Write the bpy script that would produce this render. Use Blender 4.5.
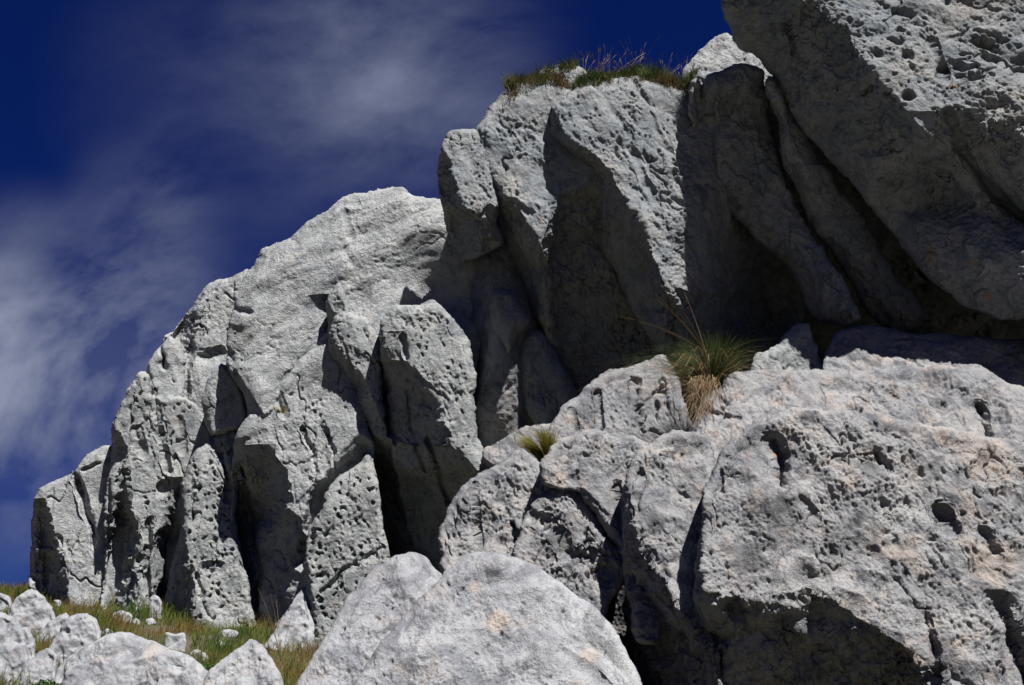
import bpy, math, random, zlib
import numpy as np
from mathutils import Vector

random.seed(7); RNG = np.random.default_rng(7)
scene = bpy.context.scene
for o in list(bpy.data.objects): bpy.data.objects.remove(o)
col = scene.collection

# ------------------------------------------------------------------ camera
W, H, FPX = 1024, 685, 996.0
PITCH = math.radians(18)
CAM = np.array([0.0, 0.0, 1.6])
AR = np.array([1.0, 0.0, 0.0])
AF = np.array([0.0, math.cos(PITCH), math.sin(PITCH)])
AU = np.array([0.0, -math.sin(PITCH), math.cos(PITCH)])
cd = bpy.data.cameras.new('camera'); cam = bpy.data.objects.new('camera', cd); col.objects.link(cam)
cd.sensor_width = 36; cd.lens = 36 * FPX / W; cd.clip_end = 20000; cd.clip_start = 0.05
cam.location = CAM; cam.rotation_euler = (math.pi / 2 + PITCH, 0, 0)
scene.camera = cam

# ------------------------------------------------------------------ light
SUN_IMG = (0.27, 0.93, 0.19)                 # right, up, towards the viewer
L = SUN_IMG[0] * AR + SUN_IMG[1] * AU - SUN_IMG[2] * AF
L = L / np.linalg.norm(L)
elev = math.asin(L[2]); azim = math.atan2(L[0], L[1])      # azimuth from +Y towards +X
sd_ = bpy.data.lights.new('sun', 'SUN'); sd_.energy = 5.0; sd_.angle = math.radians(0.5); sd_.color = (1.0, 0.975, 0.94)
sun = bpy.data.objects.new('sun', sd_); col.objects.link(sun)
sun.rotation_euler = Vector(-L).to_track_quat('-Z', 'Y').to_euler()
sun.location = (6, -6, 14)

world = bpy.data.worlds.new('World'); scene.world = world; world.use_nodes = True
nt = world.node_tree; nt.nodes.clear()
def N(t, **k):
    n = nt.nodes.new(t)
    for a, b in k.items(): setattr(n, a, b)
    return n
sky = N('ShaderNodeTexSky', sky_type='NISHITA', sun_disc=False, sun_elevation=elev, sun_rotation=azim,
        altitude=2500, air_density=1.0, dust_density=0.0, ozone_density=3.0)
SKY_STRENGTH = 0.05
hs = N('ShaderNodeHueSaturation'); hs.inputs['Saturation'].default_value = 1.22; hs.inputs['Hue'].default_value = 0.512; hs.inputs['Value'].default_value = 0.72
bg = N('ShaderNodeBackground'); bg.inputs[1].default_value = SKY_STRENGTH
wo = N('ShaderNodeOutputWorld')
tc = N('ShaderNodeTexCoord')
mp = N('ShaderNodeMapping'); mp.inputs['Rotation'].default_value = (0.2, 0.9, 0.5); mp.inputs['Scale'].default_value = (0.9, 2.7, 1.5)
n1 = N('ShaderNodeTexNoise'); n1.inputs['Scale'].default_value = 4.2; n1.inputs['Detail'].default_value = 11; n1.inputs['Roughness'].default_value = 0.58; n1.inputs['Distortion'].default_value = 0.2
n2 = N('ShaderNodeTexNoise'); n2.inputs['Scale'].default_value = 1.7; n2.inputs['Detail'].default_value = 2
cr1 = N('ShaderNodeMapRange'); cr1.inputs[1].default_value = 0.37; cr1.inputs[2].default_value = 0.70
cr2 = N('ShaderNodeMapRange'); cr2.inputs[1].default_value = 0.40; cr2.inputs[2].default_value = 0.62
# two cirrus veils given as sky directions (soft discs around them)
def cloud_dir(px, py):
    v = AF + (px - 512) / FPX * AR + (342.5 - py) / FPX * AU
    return v / np.linalg.norm(v)
lk = nt.links.new
lk(sky.outputs[0], hs.inputs['Color'])
lk(tc.outputs['Generated'], mp.inputs[0]); lk(mp.outputs[0], n1.inputs['Vector']); lk(tc.outputs['Generated'], n2.inputs['Vector'])
lk(n1.outputs[0], cr1.inputs[0]); lk(n2.outputs[0], cr2.inputs[0])
acc = None
for px, py, r, a in ((400, 50, 0.20, .8), (40, 385, 0.20, 1.9), (150, 215, 0.09, .5), (250, 110, 0.20, 0.25), (170, 340, 0.13, .7)):
    v = cloud_dir(px, py)
    sb = N('ShaderNodeVectorMath', operation='DISTANCE'); sb.inputs[1].default_value = v
    lk(tc.outputs['Generated'], sb.inputs[0])
    mr = N('ShaderNodeMapRange', interpolation_type='SMOOTHSTEP'); mr.inputs[1].default_value = r; mr.inputs[2].default_value = 0.0
    mr.inputs[3].default_value = 0; mr.inputs[4].default_value = a
    lk(sb.outputs['Value'], mr.inputs[0])
    if acc is None: acc = mr.outputs[0]
    else:
        ad = N('ShaderNodeMath', operation='ADD'); lk(acc, ad.inputs[0]); lk(mr.outputs[0], ad.inputs[1]); acc = ad.outputs[0]
cr1.inputs[3].default_value = 0.10
ml = N('ShaderNodeMath', operation='MULTIPLY'); lk(acc, ml.inputs[0]); lk(cr1.outputs[0], ml.inputs[1])
ml2 = N('ShaderNodeMath', operation='MULTIPLY', use_clamp=True); lk(ml.outputs[0], ml2.inputs[0]); ml2.inputs[1].default_value = 0.9
gm = N('ShaderNodeGamma'); gm.inputs[1].default_value = 0.72; lk(hs.outputs[0], gm.inputs[0])
gr_ = N('ShaderNodeMixRGB', blend_type='MULTIPLY'); gr_.inputs[0].default_value = 1; gr_.inputs[2].default_value = (0.062, 0.17, 0.60, 1); lk(gm.outputs[0], gr_.inputs[1])
mixc = N('ShaderNodeMixRGB'); lk(ml2.outputs[0], mixc.inputs[0]); lk(gr_.outputs[0], mixc.inputs[1])
CLOUD = 0.30 / SKY_STRENGTH
mixc.inputs[2].default_value = (2.5, 2.8, 3.9, 1)
lk(mixc.outputs[0], bg.inputs[0]); lk(bg.outputs[0], wo.inputs[0])

vs = scene.view_settings
vs.view_transform = 'Standard'; vs.look = 'None'; vs.exposure = 1.0; vs.gamma = 1; vs.use_curve_mapping = False
try:
    scene.cycles.use_denoising = True
    scene.cycles.max_bounces = 5; scene.cycles.diffuse_bounces = 1
except Exception: pass

# ------------------------------------------------------------------ numpy helpers
def at(px, py, d):
    px = np.asarray(px, float); py = np.asarray(py, float); d = np.asarray(d, float)
    return CAM + d[..., None] * (AF + ((px - 512) / FPX)[..., None] * AR + ((342.5 - py) / FPX)[..., None] * AU)

_G = np.array([[1,1,0],[-1,1,0],[1,-1,0],[-1,-1,0],[1,0,1],[-1,0,1],[1,0,-1],[-1,0,-1],[0,1,1],[0,-1,1],[0,1,-1],[0,-1,-1],[1,1,0],[-1,1,0],[0,-1,1],[0,-1,-1]], np.float32)
def _hash(i, j, k, seed):
    h = (i.astype(np.uint32) * np.uint32(374761393)) ^ (j.astype(np.uint32) * np.uint32(668265263)) ^ (k.astype(np.uint32) * np.uint32(2246822519)) ^ np.uint32((seed * 3266489917) & 0xffffffff)
    h = (h ^ (h >> np.uint32(15))) * np.uint32(2246822519)
    h = (h ^ (h >> np.uint32(13))) * np.uint32(3266489917)
    return h ^ (h >> np.uint32(16))
def perlin(P, seed=0):
    P = P.astype(np.float32); I = np.floor(P); F = P - I; I = I.astype(np.int64)
    U = F * F * F * (F * (F * 6 - 15) + 10)
    out = np.zeros(len(P), np.float32)
    for dx in (0, 1):
        wx = U[:, 0] if dx else 1 - U[:, 0]
        for dy in (0, 1):
            wy = U[:, 1] if dy else 1 - U[:, 1]
            for dz in (0, 1):
                wz = U[:, 2] if dz else 1 - U[:, 2]
                g = _G[_hash(I[:, 0] + dx, I[:, 1] + dy, I[:, 2] + dz, seed) & np.uint32(15)]
                out += wx * wy * wz * (g[:, 0] * (F[:, 0] - dx) + g[:, 1] * (F[:, 1] - dy) + g[:, 2] * (F[:, 2] - dz))
    return out
def fbm(P, seed=0, oct=3, gain=0.5):
    s = 0; a = 1; t = 0
    for o in range(oct):
        s = s + a * perlin(P * (2.03 ** o) + 17.3 * o, seed + o); t += a; a *= gain
    return s / t
def worley(P, seed=0):
    """distance to the nearest jittered point, and that point's offset vector and two random numbers"""
    P = P.astype(np.float32); I = np.floor(P).astype(np.int64)
    best = np.full(len(P), 9.0, np.float32); vec = np.zeros((len(P), 3), np.float32); rr = np.zeros(len(P), np.uint32)
    for dx in (-1, 0, 1):
        for dy in (-1, 0, 1):
            for dz in (-1, 0, 1):
                a, b, c = I[:, 0] + dx, I[:, 1] + dy, I[:, 2] + dz
                h = _hash(a, b, c, seed)
                ox = (h & np.uint32(1023)).astype(np.float32) / 1023; oy = ((h >> np.uint32(10)) & np.uint32(1023)).astype(np.float32) / 1023
                oz = ((h >> np.uint32(20)) & np.uint32(1023)).astype(np.float32) / 1023
                V = np.stack([P[:, 0] - a - ox, P[:, 1] - b - oy, P[:, 2] - c - oz], 1)
                d = np.sqrt((V ** 2).sum(1)); m = d < best
                best[m] = d[m]; vec[m] = V[m]; rr[m] = h[m]
    return best, vec, rr
def smooth(a, b, x):
    t = np.clip((x - a) / (b - a), 0, 1); return t * t * (3 - 2 * t)

# ------------------------------------------------------------------ materials
def new_mat(name):
    m = bpy.data.materials.new(name); m.use_nodes = True; t = m.node_tree; t.nodes.clear()
    return m, t
def rock_material(name, base, warm, streak=0.4, dark=(0.075, 0.077, 0.083), lichen=0.3, fine=1.0, pale=(0.62, 0.61, 0.58), orange=0.0, mottle=0.35):
    m, t = new_mat(name)
    def n(ty, **k):
        x = t.nodes.new(ty)
        for a, b in k.items(): setattr(x, a, b)
        return x
    lk = t.links.new
    out = n('ShaderNodeOutputMaterial'); bs = n('ShaderNodeBsdfPrincipled'); lk(bs.outputs[0], out.inputs[0])
    bs.inputs['Roughness'].default_value = 0.93; bs.inputs['Specular IOR Level'].default_value = 0.12
    tc = n('ShaderNodeTexCoord')
    def noise(scale, detail=6, rough=0.6, vec=None, dist=0.0):
        x = n('ShaderNodeTexNoise'); x.inputs['Scale'].default_value = scale; x.inputs['Detail'].default_value = detail; x.inputs['Roughness'].default_value = rough
        x.inputs['Distortion'].default_value = dist
        lk(vec or tc.outputs['Object'], x.inputs['Vector']); return x.outputs[0]
    def rng(s, a, b, c=0.0, d=1.0):
        x = n('ShaderNodeMapRange'); x.inputs[1].default_value = a; x.inputs[2].default_value = b; x.inputs[3].default_value = c; x.inputs[4].default_value = d
        lk(s, x.inputs[0]); return x.outputs[0]
    def mix(f, a, b, mode='MIX'):
        x = n('ShaderNodeMixRGB', blend_type=mode)
        if isinstance(f, float): x.inputs[0].default_value = f
        else: lk(f, x.inputs[0])
        for i, c in ((1, a), (2, b)):
            if isinstance(c, tuple): x.inputs[i].default_value = (*c, 1)
            else: lk(c, x.inputs[i])
        return x.outputs[0]
    c = mix(rng(noise(1.7, 8, 0.62), 0.36, 0.64), base, pale)
    c = mix(rng(noise(5.5, 6, 0.7, dist=0.6), 0.52, 0.70, 0, warm), c, (0.34, 0.27, 0.22))            # warm iron tint
    c = mix(rng(noise(4.3, 9, 0.72, dist=1.0), 0.50, 0.60, 0, mottle), c, (base[0] * 0.42, base[1] * 0.43, base[2] * 0.47))
    c = mix(rng(noise(14, 5, 0.75), 0.50, 0.66, 0, 0.55), c, (base[0] * 0.55, base[1] * 0.56, base[2] * 0.60))
    # dark algae streaks that run down the rock
    mp = n('ShaderNodeMapping'); mp.inputs['Scale'].default_value = (7, 7, 1.1); lk(tc.outputs['Object'], mp.inputs[0])
    st = noise(1.6, 6, 0.7, mp.outputs[0], 0.4)
    ma = n('ShaderNodeMath', operation='MULTIPLY'); lk(rng(st, 0.56, 0.66), ma.inputs[0]); lk(rng(noise(1.3, 3), 0.45, 0.6, 0, streak), ma.inputs[1])
    c = mix(ma.outputs[0], c, dark)
    # fine speckle: black, pale and warm crystals
    c = mix(rng(noise(48 * fine, 4, 0.8), 0.54, 0.64, 0, 0.65), c, (0.11, 0.11, 0.11))
    c = mix(rng(noise(38 * fine, 3, 0.8), 0.60, 0.70, 0, 0.45), c, (0.46, 0.45, 0.44))
    lv = noise(9, 5, 0.7, dist=0.8)
    c = mix(rng(lv, 0.66, 0.72, 0, lichen), c, (0.38, 0.27, 0.16))
    if orange: c = mix(rng(noise(4.2, 5, 0.7), 0.68, 0.74, 0, orange), c, (0.42, 0.17, 0.04))
    lk(c, bs.inputs['Base Color'])
    b1 = n('ShaderNodeBump'); b1.inputs['Strength'].default_value = 1.0; b1.inputs['Distance'].default_value = 0.02 / fine
    lk(noise(26 * fine, 8, 0.75), b1.inputs['Height'])
    vo = n('ShaderNodeTexVoronoi', feature='F1'); vo.inputs['Scale'].default_value = 60 * fine; lk(tc.outputs['Object'], vo.inputs['Vector'])
    b2 = n('ShaderNodeBump'); b2.inputs['Strength'].default_value = 0.55; b2.inputs['Distance'].default_value = 0.008 / fine
    lk(vo.outputs['Distance'], b2.inputs['Height']); lk(b1.outputs[0], b2.inputs['Normal'])
    lk(b2.outputs[0], bs.inputs['Normal'])
    return m
M_FAR = rock_material('limestone_pale', (0.261, 0.271, 0.277), 0.25, 0.35, fine=0.8, pale=(0.340, 0.347, 0.342), mottle=0.6)
M_MID = rock_material('limestone_grey', (0.223, 0.235, 0.239), 0.35, 0.5, fine=1.0, pale=(0.313, 0.322, 0.311), mottle=0.6)
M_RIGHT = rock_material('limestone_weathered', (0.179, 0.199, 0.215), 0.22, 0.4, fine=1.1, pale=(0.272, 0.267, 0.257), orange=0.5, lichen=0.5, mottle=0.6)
M_NEAR = rock_material('limestone_bright', (0.185, 0.187, 0.197), 0.85, 1.0, fine=1.7, pale=(0.276, 0.273, 0.270), mottle=0.8)
M_BOULDER = rock_material('limestone_washed', (0.241, 0.247, 0.262), 0.45, 0.25, fine=2.2, pale=(0.339, 0.342, 0.347), mottle=0.6)

def simple_mat(name, cols, rough=0.8, trans=0.0, patch=None):
    """colour varies from blade to blade"""
    m, t = new_mat(name)
    out = t.nodes.new('ShaderNodeOutputMaterial'); bs = t.nodes.new('ShaderNodeBsdfPrincipled')
    geo = t.nodes.new('ShaderNodeNewGeometry'); cr = t.nodes.new('ShaderNodeValToRGB')
    cr.color_ramp.elements[0].position = 0; cr.color_ramp.elements[0].color = (*cols[0], 1)
    cr.color_ramp.elements[1].position = 1; cr.color_ramp.elements[1].color = (*cols[-1], 1)
    for i, c in enumerate(cols[1:-1]):
        e = cr.color_ramp.elements.new((i + 1) / (len(cols) - 1)); e.color = (*c, 1)
    if patch:
        nz = t.nodes.new('ShaderNodeTexNoise'); nz.inputs['Scale'].default_value = patch; nz.inputs['Detail'].default_value = 3
        tcp = t.nodes.new('ShaderNodeTexCoord'); t.links.new(tcp.outputs['Object'], nz.inputs['Vector'])
        mrp = t.nodes.new('ShaderNodeMapRange'); mrp.inputs[1].default_value = .36; mrp.inputs[2].default_value = .64; mrp.inputs[4].default_value = .8; t.links.new(nz.outputs[0], mrp.inputs[0])
        adp = t.nodes.new('ShaderNodeMath'); adp.operation = 'MULTIPLY_ADD'; adp.inputs[1].default_value = .22; t.links.new(geo.outputs['Random Per Island'], adp.inputs[0]); t.links.new(mrp.outputs[0], adp.inputs[2])
        t.links.new(adp.outputs[0], cr.inputs[0])
    else: t.links.new(geo.outputs['Random Per Island'], cr.inputs[0])
    t.links.new(cr.outputs[0], bs.inputs['Base Color'])
    bs.inputs['Roughness'].default_value = rough; bs.inputs['Specular IOR Level'].default_value = 0.2
    if trans:
        tr = t.nodes.new('ShaderNodeBsdfTranslucent'); mx = t.nodes.new('ShaderNodeMixShader'); mx.inputs[0].default_value = trans
        t.links.new(cr.outputs[0], tr.inputs[0]); t.links.new(bs.outputs[0], mx.inputs[1]); t.links.new(tr.outputs[0], mx.inputs[2]); t.links.new(mx.outputs[0], out.inputs[0])
    else: t.links.new(bs.outputs[0], out.inputs[0])
    return m
M_MEADOW = simple_mat('meadow_blades', [(0.022, 0.05, 0.007), (0.045, 0.08, 0.01), (0.085, 0.105, 0.016), (0.12, 0.09, 0.022), (0.15, 0.095, 0.036), (0.085, 0.038, 0.016)], trans=0.25, patch=1.6)
M_TUFT = simple_mat('tussock_blades', [(0.016, 0.036, 0.008), (0.032, 0.060, 0.012), (0.056, 0.080, 0.020), (0.096, 0.096, 0.032)], trans=0.2)
M_RIDGE = simple_mat('ridge_turf', [(0.014, 0.032, 0.005), (0.03, 0.05, 0.008), (0.05, 0.06, 0.012), (0.075, 0.05, 0.02), (0.12, 0.075, 0.035)], trans=0.2, patch=2.2)
M_STRAW = simple_mat('straw', [(0.240, 0.168, 0.096), (0.336, 0.248, 0.152), (0.176, 0.104, 0.056)], trans=0.2)
M_YELLOW = simple_mat('yellow_tuft', [(0.10, 0.11, 0.012), (0.17, 0.15, 0.02), (0.22, 0.16, 0.04), (0.09, 0.12, 0.012)], trans=0.25)
M_SHRUB = simple_mat('shrub_leaves', [(0.014, 0.040, 0.006), (0.028, 0.068, 0.012), (0.048, 0.088, 0.016)], trans=0.15)
M_TWIG = simple_mat('twig', [(0.080, 0.056, 0.036), (0.128, 0.088, 0.056)])

# ------------------------------------------------------------------ rocks
def catmull(poly, n=5):
    p = np.array(poly, float); m = len(p); out = []
    for i in range(m):
        a, b, c, d = p[i - 1], p[i], p[(i + 1) % m], p[(i + 2) % m]
        for t in np.arange(n) / n:
            q = 0.5 * ((2 * b) + (-a + c) * t + (2 * a - 5 * b + 4 * c - d) * t * t + (-a + 3 * b - 3 * c + d) * t ** 3)
            out.append(0.65 * q + 0.35 * (b + (c - b) * t))
    return np.array(out)
def polysdf(X, Y, poly):
    x = X.ravel(); y = Y.ravel(); D = np.full(x.shape, 1e18); inside = np.zeros(x.shape, bool)
    for i in range(len(poly)):
        ax, ay = poly[i - 1]; bx, by = poly[i]
        ex, ey = bx - ax, by - ay; l2 = ex * ex + ey * ey + 1e-9
        t = np.clip(((x - ax) * ex + (y - ay) * ey) / l2, 0, 1)
        D = np.minimum(D, (x - ax - t * ex) ** 2 + (y - ay - t * ey) ** 2)
        c = ((ay > y) != (by > y)) & (x < (bx - ax) * (y - ay) / (by - ay + 1e-12) + ax)
        inside ^= c
    D = np.sqrt(D); return np.where(inside, D, -D).reshape(X.shape)
def seg_dist(x, y, pts):
    D = np.full(x.shape, 1e18)
    for (ax, ay), (bx, by) in zip(pts[:-1], pts[1:]):
        ex, ey = bx - ax, by - ay; l2 = ex * ex + ey * ey + 1e-9
        t = np.clip(((x - ax) * ex + (y - ay) * ey) / l2, 0, 1)
        D = np.minimum(D, (x - ax - t * ex) ** 2 + (y - ay - t * ey) ** 2)
    return np.sqrt(D)

def link_mesh(name, V, F, mat, parent=None, smooth_=True, origin=None):
    me = bpy.data.meshes.new(name)
    V = np.asarray(V, np.float32)
    if origin is None:
        origin = np.array([(V[:, 0].min() + V[:, 0].max()) / 2, (V[:, 1].min() + V[:, 1].max()) / 2, V[:, 2].min()])
    V = V - origin.astype(np.float32)
    F = np.asarray(F); k = F.shape[1]
    me.vertices.add(len(V)); me.vertices.foreach_set('co', V.ravel())
    me.loops.add(F.size); me.loops.foreach_set('vertex_index', F.ravel().astype(np.int32))
    me.polygons.add(len(F)); me.polygons.foreach_set('loop_start', np.arange(0, F.size, k, dtype=np.int32))
    me.polygons.foreach_set('loop_total', np.full(len(F), k, np.int32))
    me.polygons.foreach_set('use_smooth', np.full(len(F), smooth_, bool))
    me.update(calc_edges=True); me.materials.append(mat)
    o = bpy.data.objects.new(name, me); col.objects.link(o)
    o.location = origin if parent is None else Vector(origin)
    if parent is not None:
        o.parent = parent; o.location = Vector(origin) - parent.location
    return o
def tag(o, label=None, cat=None, group=None, kind=None):
    if label: o['label'] = label
    if cat: o['category'] = cat
    if group: o['group'] = group
    if kind: o['kind'] = kind
    return o

STEP = 1.0; VREF = None
_seed = [10]
def rock(name, label, poly, d, g=(0, .45), R=16, E=16, T=90, bumps=(), faults=(), lips=(), grooves=(),
         pits=None, rough=1.0, big=1.0, facet=0, fl=30, flow=(90, 1.6), scoop=None, mat=None, cat='rock', group=None, step=None, crack=1.0, edge=1.6, chips=None):
    sd0 = zlib.crc32((label + str(poly[0])).encode()) % 9973 + 20
    st = step or STEP; mat = mat or M_MID
    P = catmull(poly)
    x0, y0 = P.min(0) - 4; x1, y1 = P.max(0) + 4
    xs = np.arange(x0, x1 + st, st); ys = np.arange(y0, y1 + st, st)
    X, Y = np.meshgrid(xs, ys)
    sdf = polysdf(X, Y, P)
    Z0 = np.zeros(X.size)
    def n2(Lp, s): return perlin(np.stack([X.ravel() / Lp, Y.ravel() / Lp, Z0 + s * 3.7], 1), sd0 + s).reshape(X.shape)
    sdf = sdf + edge * 2.2 * n2(22, 1) + edge * 1.2 * n2(8, 2) + edge * .5 * n2(3.5, 3)
    gy_, gx_ = np.gradient(sdf, st)
    ins = sdf > 0
    cell = ins[:-1, :-1] | ins[1:, :-1] | ins[:-1, 1:] | ins[1:, 1:]
    gl = np.sqrt(gx_ ** 2 + gy_ ** 2) + 1e-6
    mv = np.where(ins, 0, np.clip(-sdf, 0, 2.2 * st)) / gl
    X = X + gx_ / gl * mv; Y = Y + gy_ / gl * mv
    dist = np.clip(sdf, 0, None)
    cx, cy = P.mean(0)
    plane = g[0] * (X - cx) + g[1] * (Y - (cy if VREF is None else VREF))
    h = plane.copy()
    for bx, by, rx, ry, a in bumps:
        h += a * np.exp(-((X - bx) / rx) ** 2 - ((Y - by) / ry) ** 2)
    wob = 4 * n2(24, 4) + 2.6 * n2(9, 5) + 1.2 * n2(4, 7)
    for f in faults:
        pts = np.array(f[0], float); k = f[1] if len(f) > 1 else 1.7; dec = f[2] if len(f) > 2 else 60
        fx = np.interp(Y, pts[:, 1], pts[:, 0]); fw = np.interp(Y, pts[:, 1], pts[:, 2], left=0, right=pts[-1, 2])
        fw = np.where(Y < pts[0, 1], 0, fw) ; fw = np.clip(fw + wob * np.clip(fw / 12, 0, 1), 0, None)
        u = X - fx
        h -= 1.25 * k * np.clip(fw - np.clip(u, 0, None), 0, fw) * np.exp(-np.clip(-u, 0, None) / (dec if len(f) > 3 else 8.0 if dec < 59 else dec))
    for l in lips:
        pts = np.array(l[0], float); k = l[1] if len(l) > 1 else .7; HH = l[2] if len(l) > 2 else 200; dec = l[3] if len(l) > 3 else 1e9
        ly = np.interp(X, pts[:, 0], pts[:, 1]) + 1.5 * wob
        u = Y - ly
        ew = 8 if not (len(l) > 4 and l[4] == 2) else 70
        end = smooth(pts[0, 0] - 1, pts[0, 0] + ew, X + (0 if ew < 50 else .8 * (Y - 110))) * (1 - smooth(pts[-1, 0] - 8, pts[-1, 0] + 1, X)) if len(l) > 4 and l[4] else 1
        h -= end * ((k + g[1]) * np.clip(u, 0, HH) * np.exp(-np.clip(u - HH, 0, None) / dec) + (0 if dec < 1e8 else ((l[5] if len(l) > 5 else .5 * k) + g[1]) * np.clip(u - HH, 0, None)))
    wx = 3 * n2(18, 6) + 1.2 * n2(6, 8)
    for gr in grooves:
        gw = gr[1]; ga = gr[2]
        q = seg_dist(X + wx, Y + wx * .4, gr[0]); h -= ga * np.exp(-(q / gw) ** 2)
    t = np.clip(dist / R, 0, 1)
    h -= E * (1 - np.sqrt(np.clip(1 - (1 - t) ** 2, 0, 1)))
    s = d / FPX
    D = d - h * s
    P3 = at(X, Y, D)
    # displacement along the surface normal
    dxv = np.gradient(P3, axis=1); dyv = np.gradient(P3, axis=0)
    Nn = np.cross(dxv, dyv); Nn /= np.linalg.norm(Nn, axis=2, keepdims=True) + 1e-9
    sg = np.sign((Nn * (CAM - P3)).sum(2, keepdims=True)); sg[sg == 0] = 1; Nn *= sg
    loc = (P3 - at(cx, cy, d)) / s
    jump = (Nn * ((CAM - P3) / np.linalg.norm(CAM - P3, axis=2, keepdims=True))).sum(2)
    a = math.radians(flow[0])
    lx = loc @ AR; lu = -(loc @ AU); lf = loc @ AF
    uu = lx * math.cos(a) + lu * math.sin(a); vv = -lx * math.sin(a) + lu * math.cos(a)
    used = np.zeros(X.shape, bool)
    used[:-1, :-1] |= cell; used[1:, :-1] |= cell; used[:-1, 1:] |= cell; used[1:, 1:] |= cell
    Q = np.stack([uu[used] / flow[1], vv[used], lf[used]], 1).astype(np.float32)
    Qi = np.stack([uu[used], vv[used], lf[used]], 1).astype(np.float32)
    dsp = big * (9.0 * fbm(Q / 70, sd0, 2) + 4.5 * fbm(Q / 27, sd0 + 3, 2))
    if chips:
        # broken planes: the surface is cut back to random flats, as a block that has lost flakes
        rg = np.random.default_rng(sd0); NU = Nn[used]; nloc = np.stack([NU @ AR * math.cos(a) - NU @ AU * math.sin(a), -(NU @ AR) * math.sin(a) - NU @ AU * math.cos(a), NU @ AF], 1).astype(np.float32)
        kb = 9; cs = np.pad(h, kb, mode='edge').cumsum(0).cumsum(1); cs = np.pad(cs, ((1, 0), (1, 0))); w2 = 2 * kb + 1
        bl = (cs[w2:, w2:] - cs[:-w2, w2:] - cs[w2:, :-w2] + cs[:-w2, :-w2]) / w2 ** 2
        cand = np.nonzero((dist[used] > 3) & ((h - bl)[used] > -.3))[0]; dsp = np.array(dsp, np.float32); dsp0 = dsp.copy()
        for _k in range(chips[0] if len(cand) else 0):
            v_ = cand[rg.integers(len(cand))]; dep = chips[2] * rg.uniform(.35, 1.1); rad = chips[1] * rg.uniform(.6, 1.5)
            n_i = nloc[v_] + rg.normal(0, .13, 3); n_i /= np.linalg.norm(n_i)
            dp = Qi - Qi[v_]; m_ = (dp ** 2).sum(1) < (2.2 * rad) ** 2
            if not m_.any(): continue
            dm = dp[m_]; nn_ = nloc[m_] @ n_i
            cut = (dm @ n_i) + (dsp[m_] - dsp[v_]) * nn_ + dep
            w_ = 1 - smooth(rad, 2.2 * rad, np.sqrt((dm ** 2).sum(1)))
            dsp[m_] = np.maximum(dsp[m_] - np.clip(cut, 0, dep * 1.2) * w_ / np.clip(nn_, .6, 1), dsp0[m_] - chips[2] * .9)
    # mid-size weathering: ridged, modulated so that smooth and rough areas alternate
    mod = smooth(-.25, .3, perlin(Qi / 48, sd0 + 50)) * .75 + .35
    r1 = 1 - np.abs(perlin(Q / 12, sd0 + 11)) * 2; r2 = 1 - np.abs(perlin(Q / 6, sd0 + 12)) * 2
    r0 = 1 - np.abs(perlin(Q / 24, sd0 + 10)) * 2
    dsp += rough * mod * (1.6 * (r0 - .5) + .9 * (r1 - .5) + .7 * (r2 - .5) + 1.5 * perlin(Qi / 2.9, sd0 + 13))
    dsp -= rough * 1.5 * smooth(.15, .32, perlin(Q / 6.5, sd0 + 14)) * mod
    # shallow broken flakes: steps with sharp rims
    fk = fbm(Q / 20, sd0 + 15, 2) * 5; fr = fk - np.floor(fk)
    dsp += rough * .7 * mod * (np.floor(fk) + smooth(.0, .18, fr) - fk)
    # joints
    if crack:
        cn = fbm(Qi / np.array([60, 34, 60], np.float32), sd0 + 21, 3); cm = smooth(.0, .25, perlin(Qi / 70, sd0 + 25))
        dsp -= crack * 5.0 * np.exp(-(cn / .014) ** 2) * cm
        cn = fbm(Qi / np.array([26, 15, 30], np.float32), sd0 + 31, 3); cm = smooth(.05, .3, perlin(Qi / 45, sd0 + 35))
        dsp -= crack * .45 * np.exp(-(cn / .03) ** 2) * cm
    if facet:
        Qw = Qi + 6 * np.stack([perlin(Qi / 20, sd0 + 60), perlin(Qi / 20, sd0 + 61), perlin(Qi / 20, sd0 + 62)], 1)
        for k_, (fs, fa) in enumerate(((fl, facet), (fl * .5, facet * .7), (fl * .22, facet * .55))):
            dsp += fa * fs * (.95 * np.abs(perlin(Qw / fs, sd0 + 40 + k_)) - 1.25 * np.abs(perlin(Qw[:, [1, 2, 0]] / (fs * .8) + 9.1, sd0 + 44 + k_)))
    if pits:
        pl, pa, thr = pits
        bd, _, rr = worley((Q * np.array([1.3, 1, 1], np.float32) + 2.5 * np.stack([perlin(Qi / 5, sd0 + 72), perlin(Qi / 5, sd0 + 73), perlin(Qi / 5, sd0 + 74)], 1)) / pl, sd0 + 70)
        pm = smooth(thr, thr + .2, perlin(Qi / (pl * 3.2), sd0 + 71))
        sz = .22 + .2 * ((rr >> np.uint32(7)) & np.uint32(255)).astype(np.float32) / 255
        dsp -= pa * pm * (1 - smooth(sz * .55, sz, bd))
    if scoop:
        pl, pa, thr = scoop[:3]
        Qs = Q * np.array([.8, 1.25, 1], np.float32) + 8 * np.stack([perlin(Qi / 11, sd0 + 80), perlin(Qi / 11, sd0 + 81), perlin(Qi / 11, sd0 + 82)], 1)
        bd, vec, rr = worley(Qs / pl, sd0 + 83)
        pm = smooth(thr, thr + .15, perlin(Qi / (pl * 2.4), sd0 + 84))
        if len(scoop) > 3:
            bx, by, rx, ry = scoop[3]; pm = pm * np.exp(-np.clip((((X[used] - bx) / rx) ** 2 + ((Y[used] - by) / ry) ** 2), 0, 9) ** 2)
        dsp -= pa * pm * (1 - smooth(.18, .5, bd))
    ed = smooth(0, 7, dist[used]); lowf = np.clip(dsp, -2.2, 2.2)
    dsp = dsp * ed + lowf * (1 - ed) * .6
    dsp = dsp * (.25 + .75 * smooth(.05, .35, jump[used]))
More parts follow.
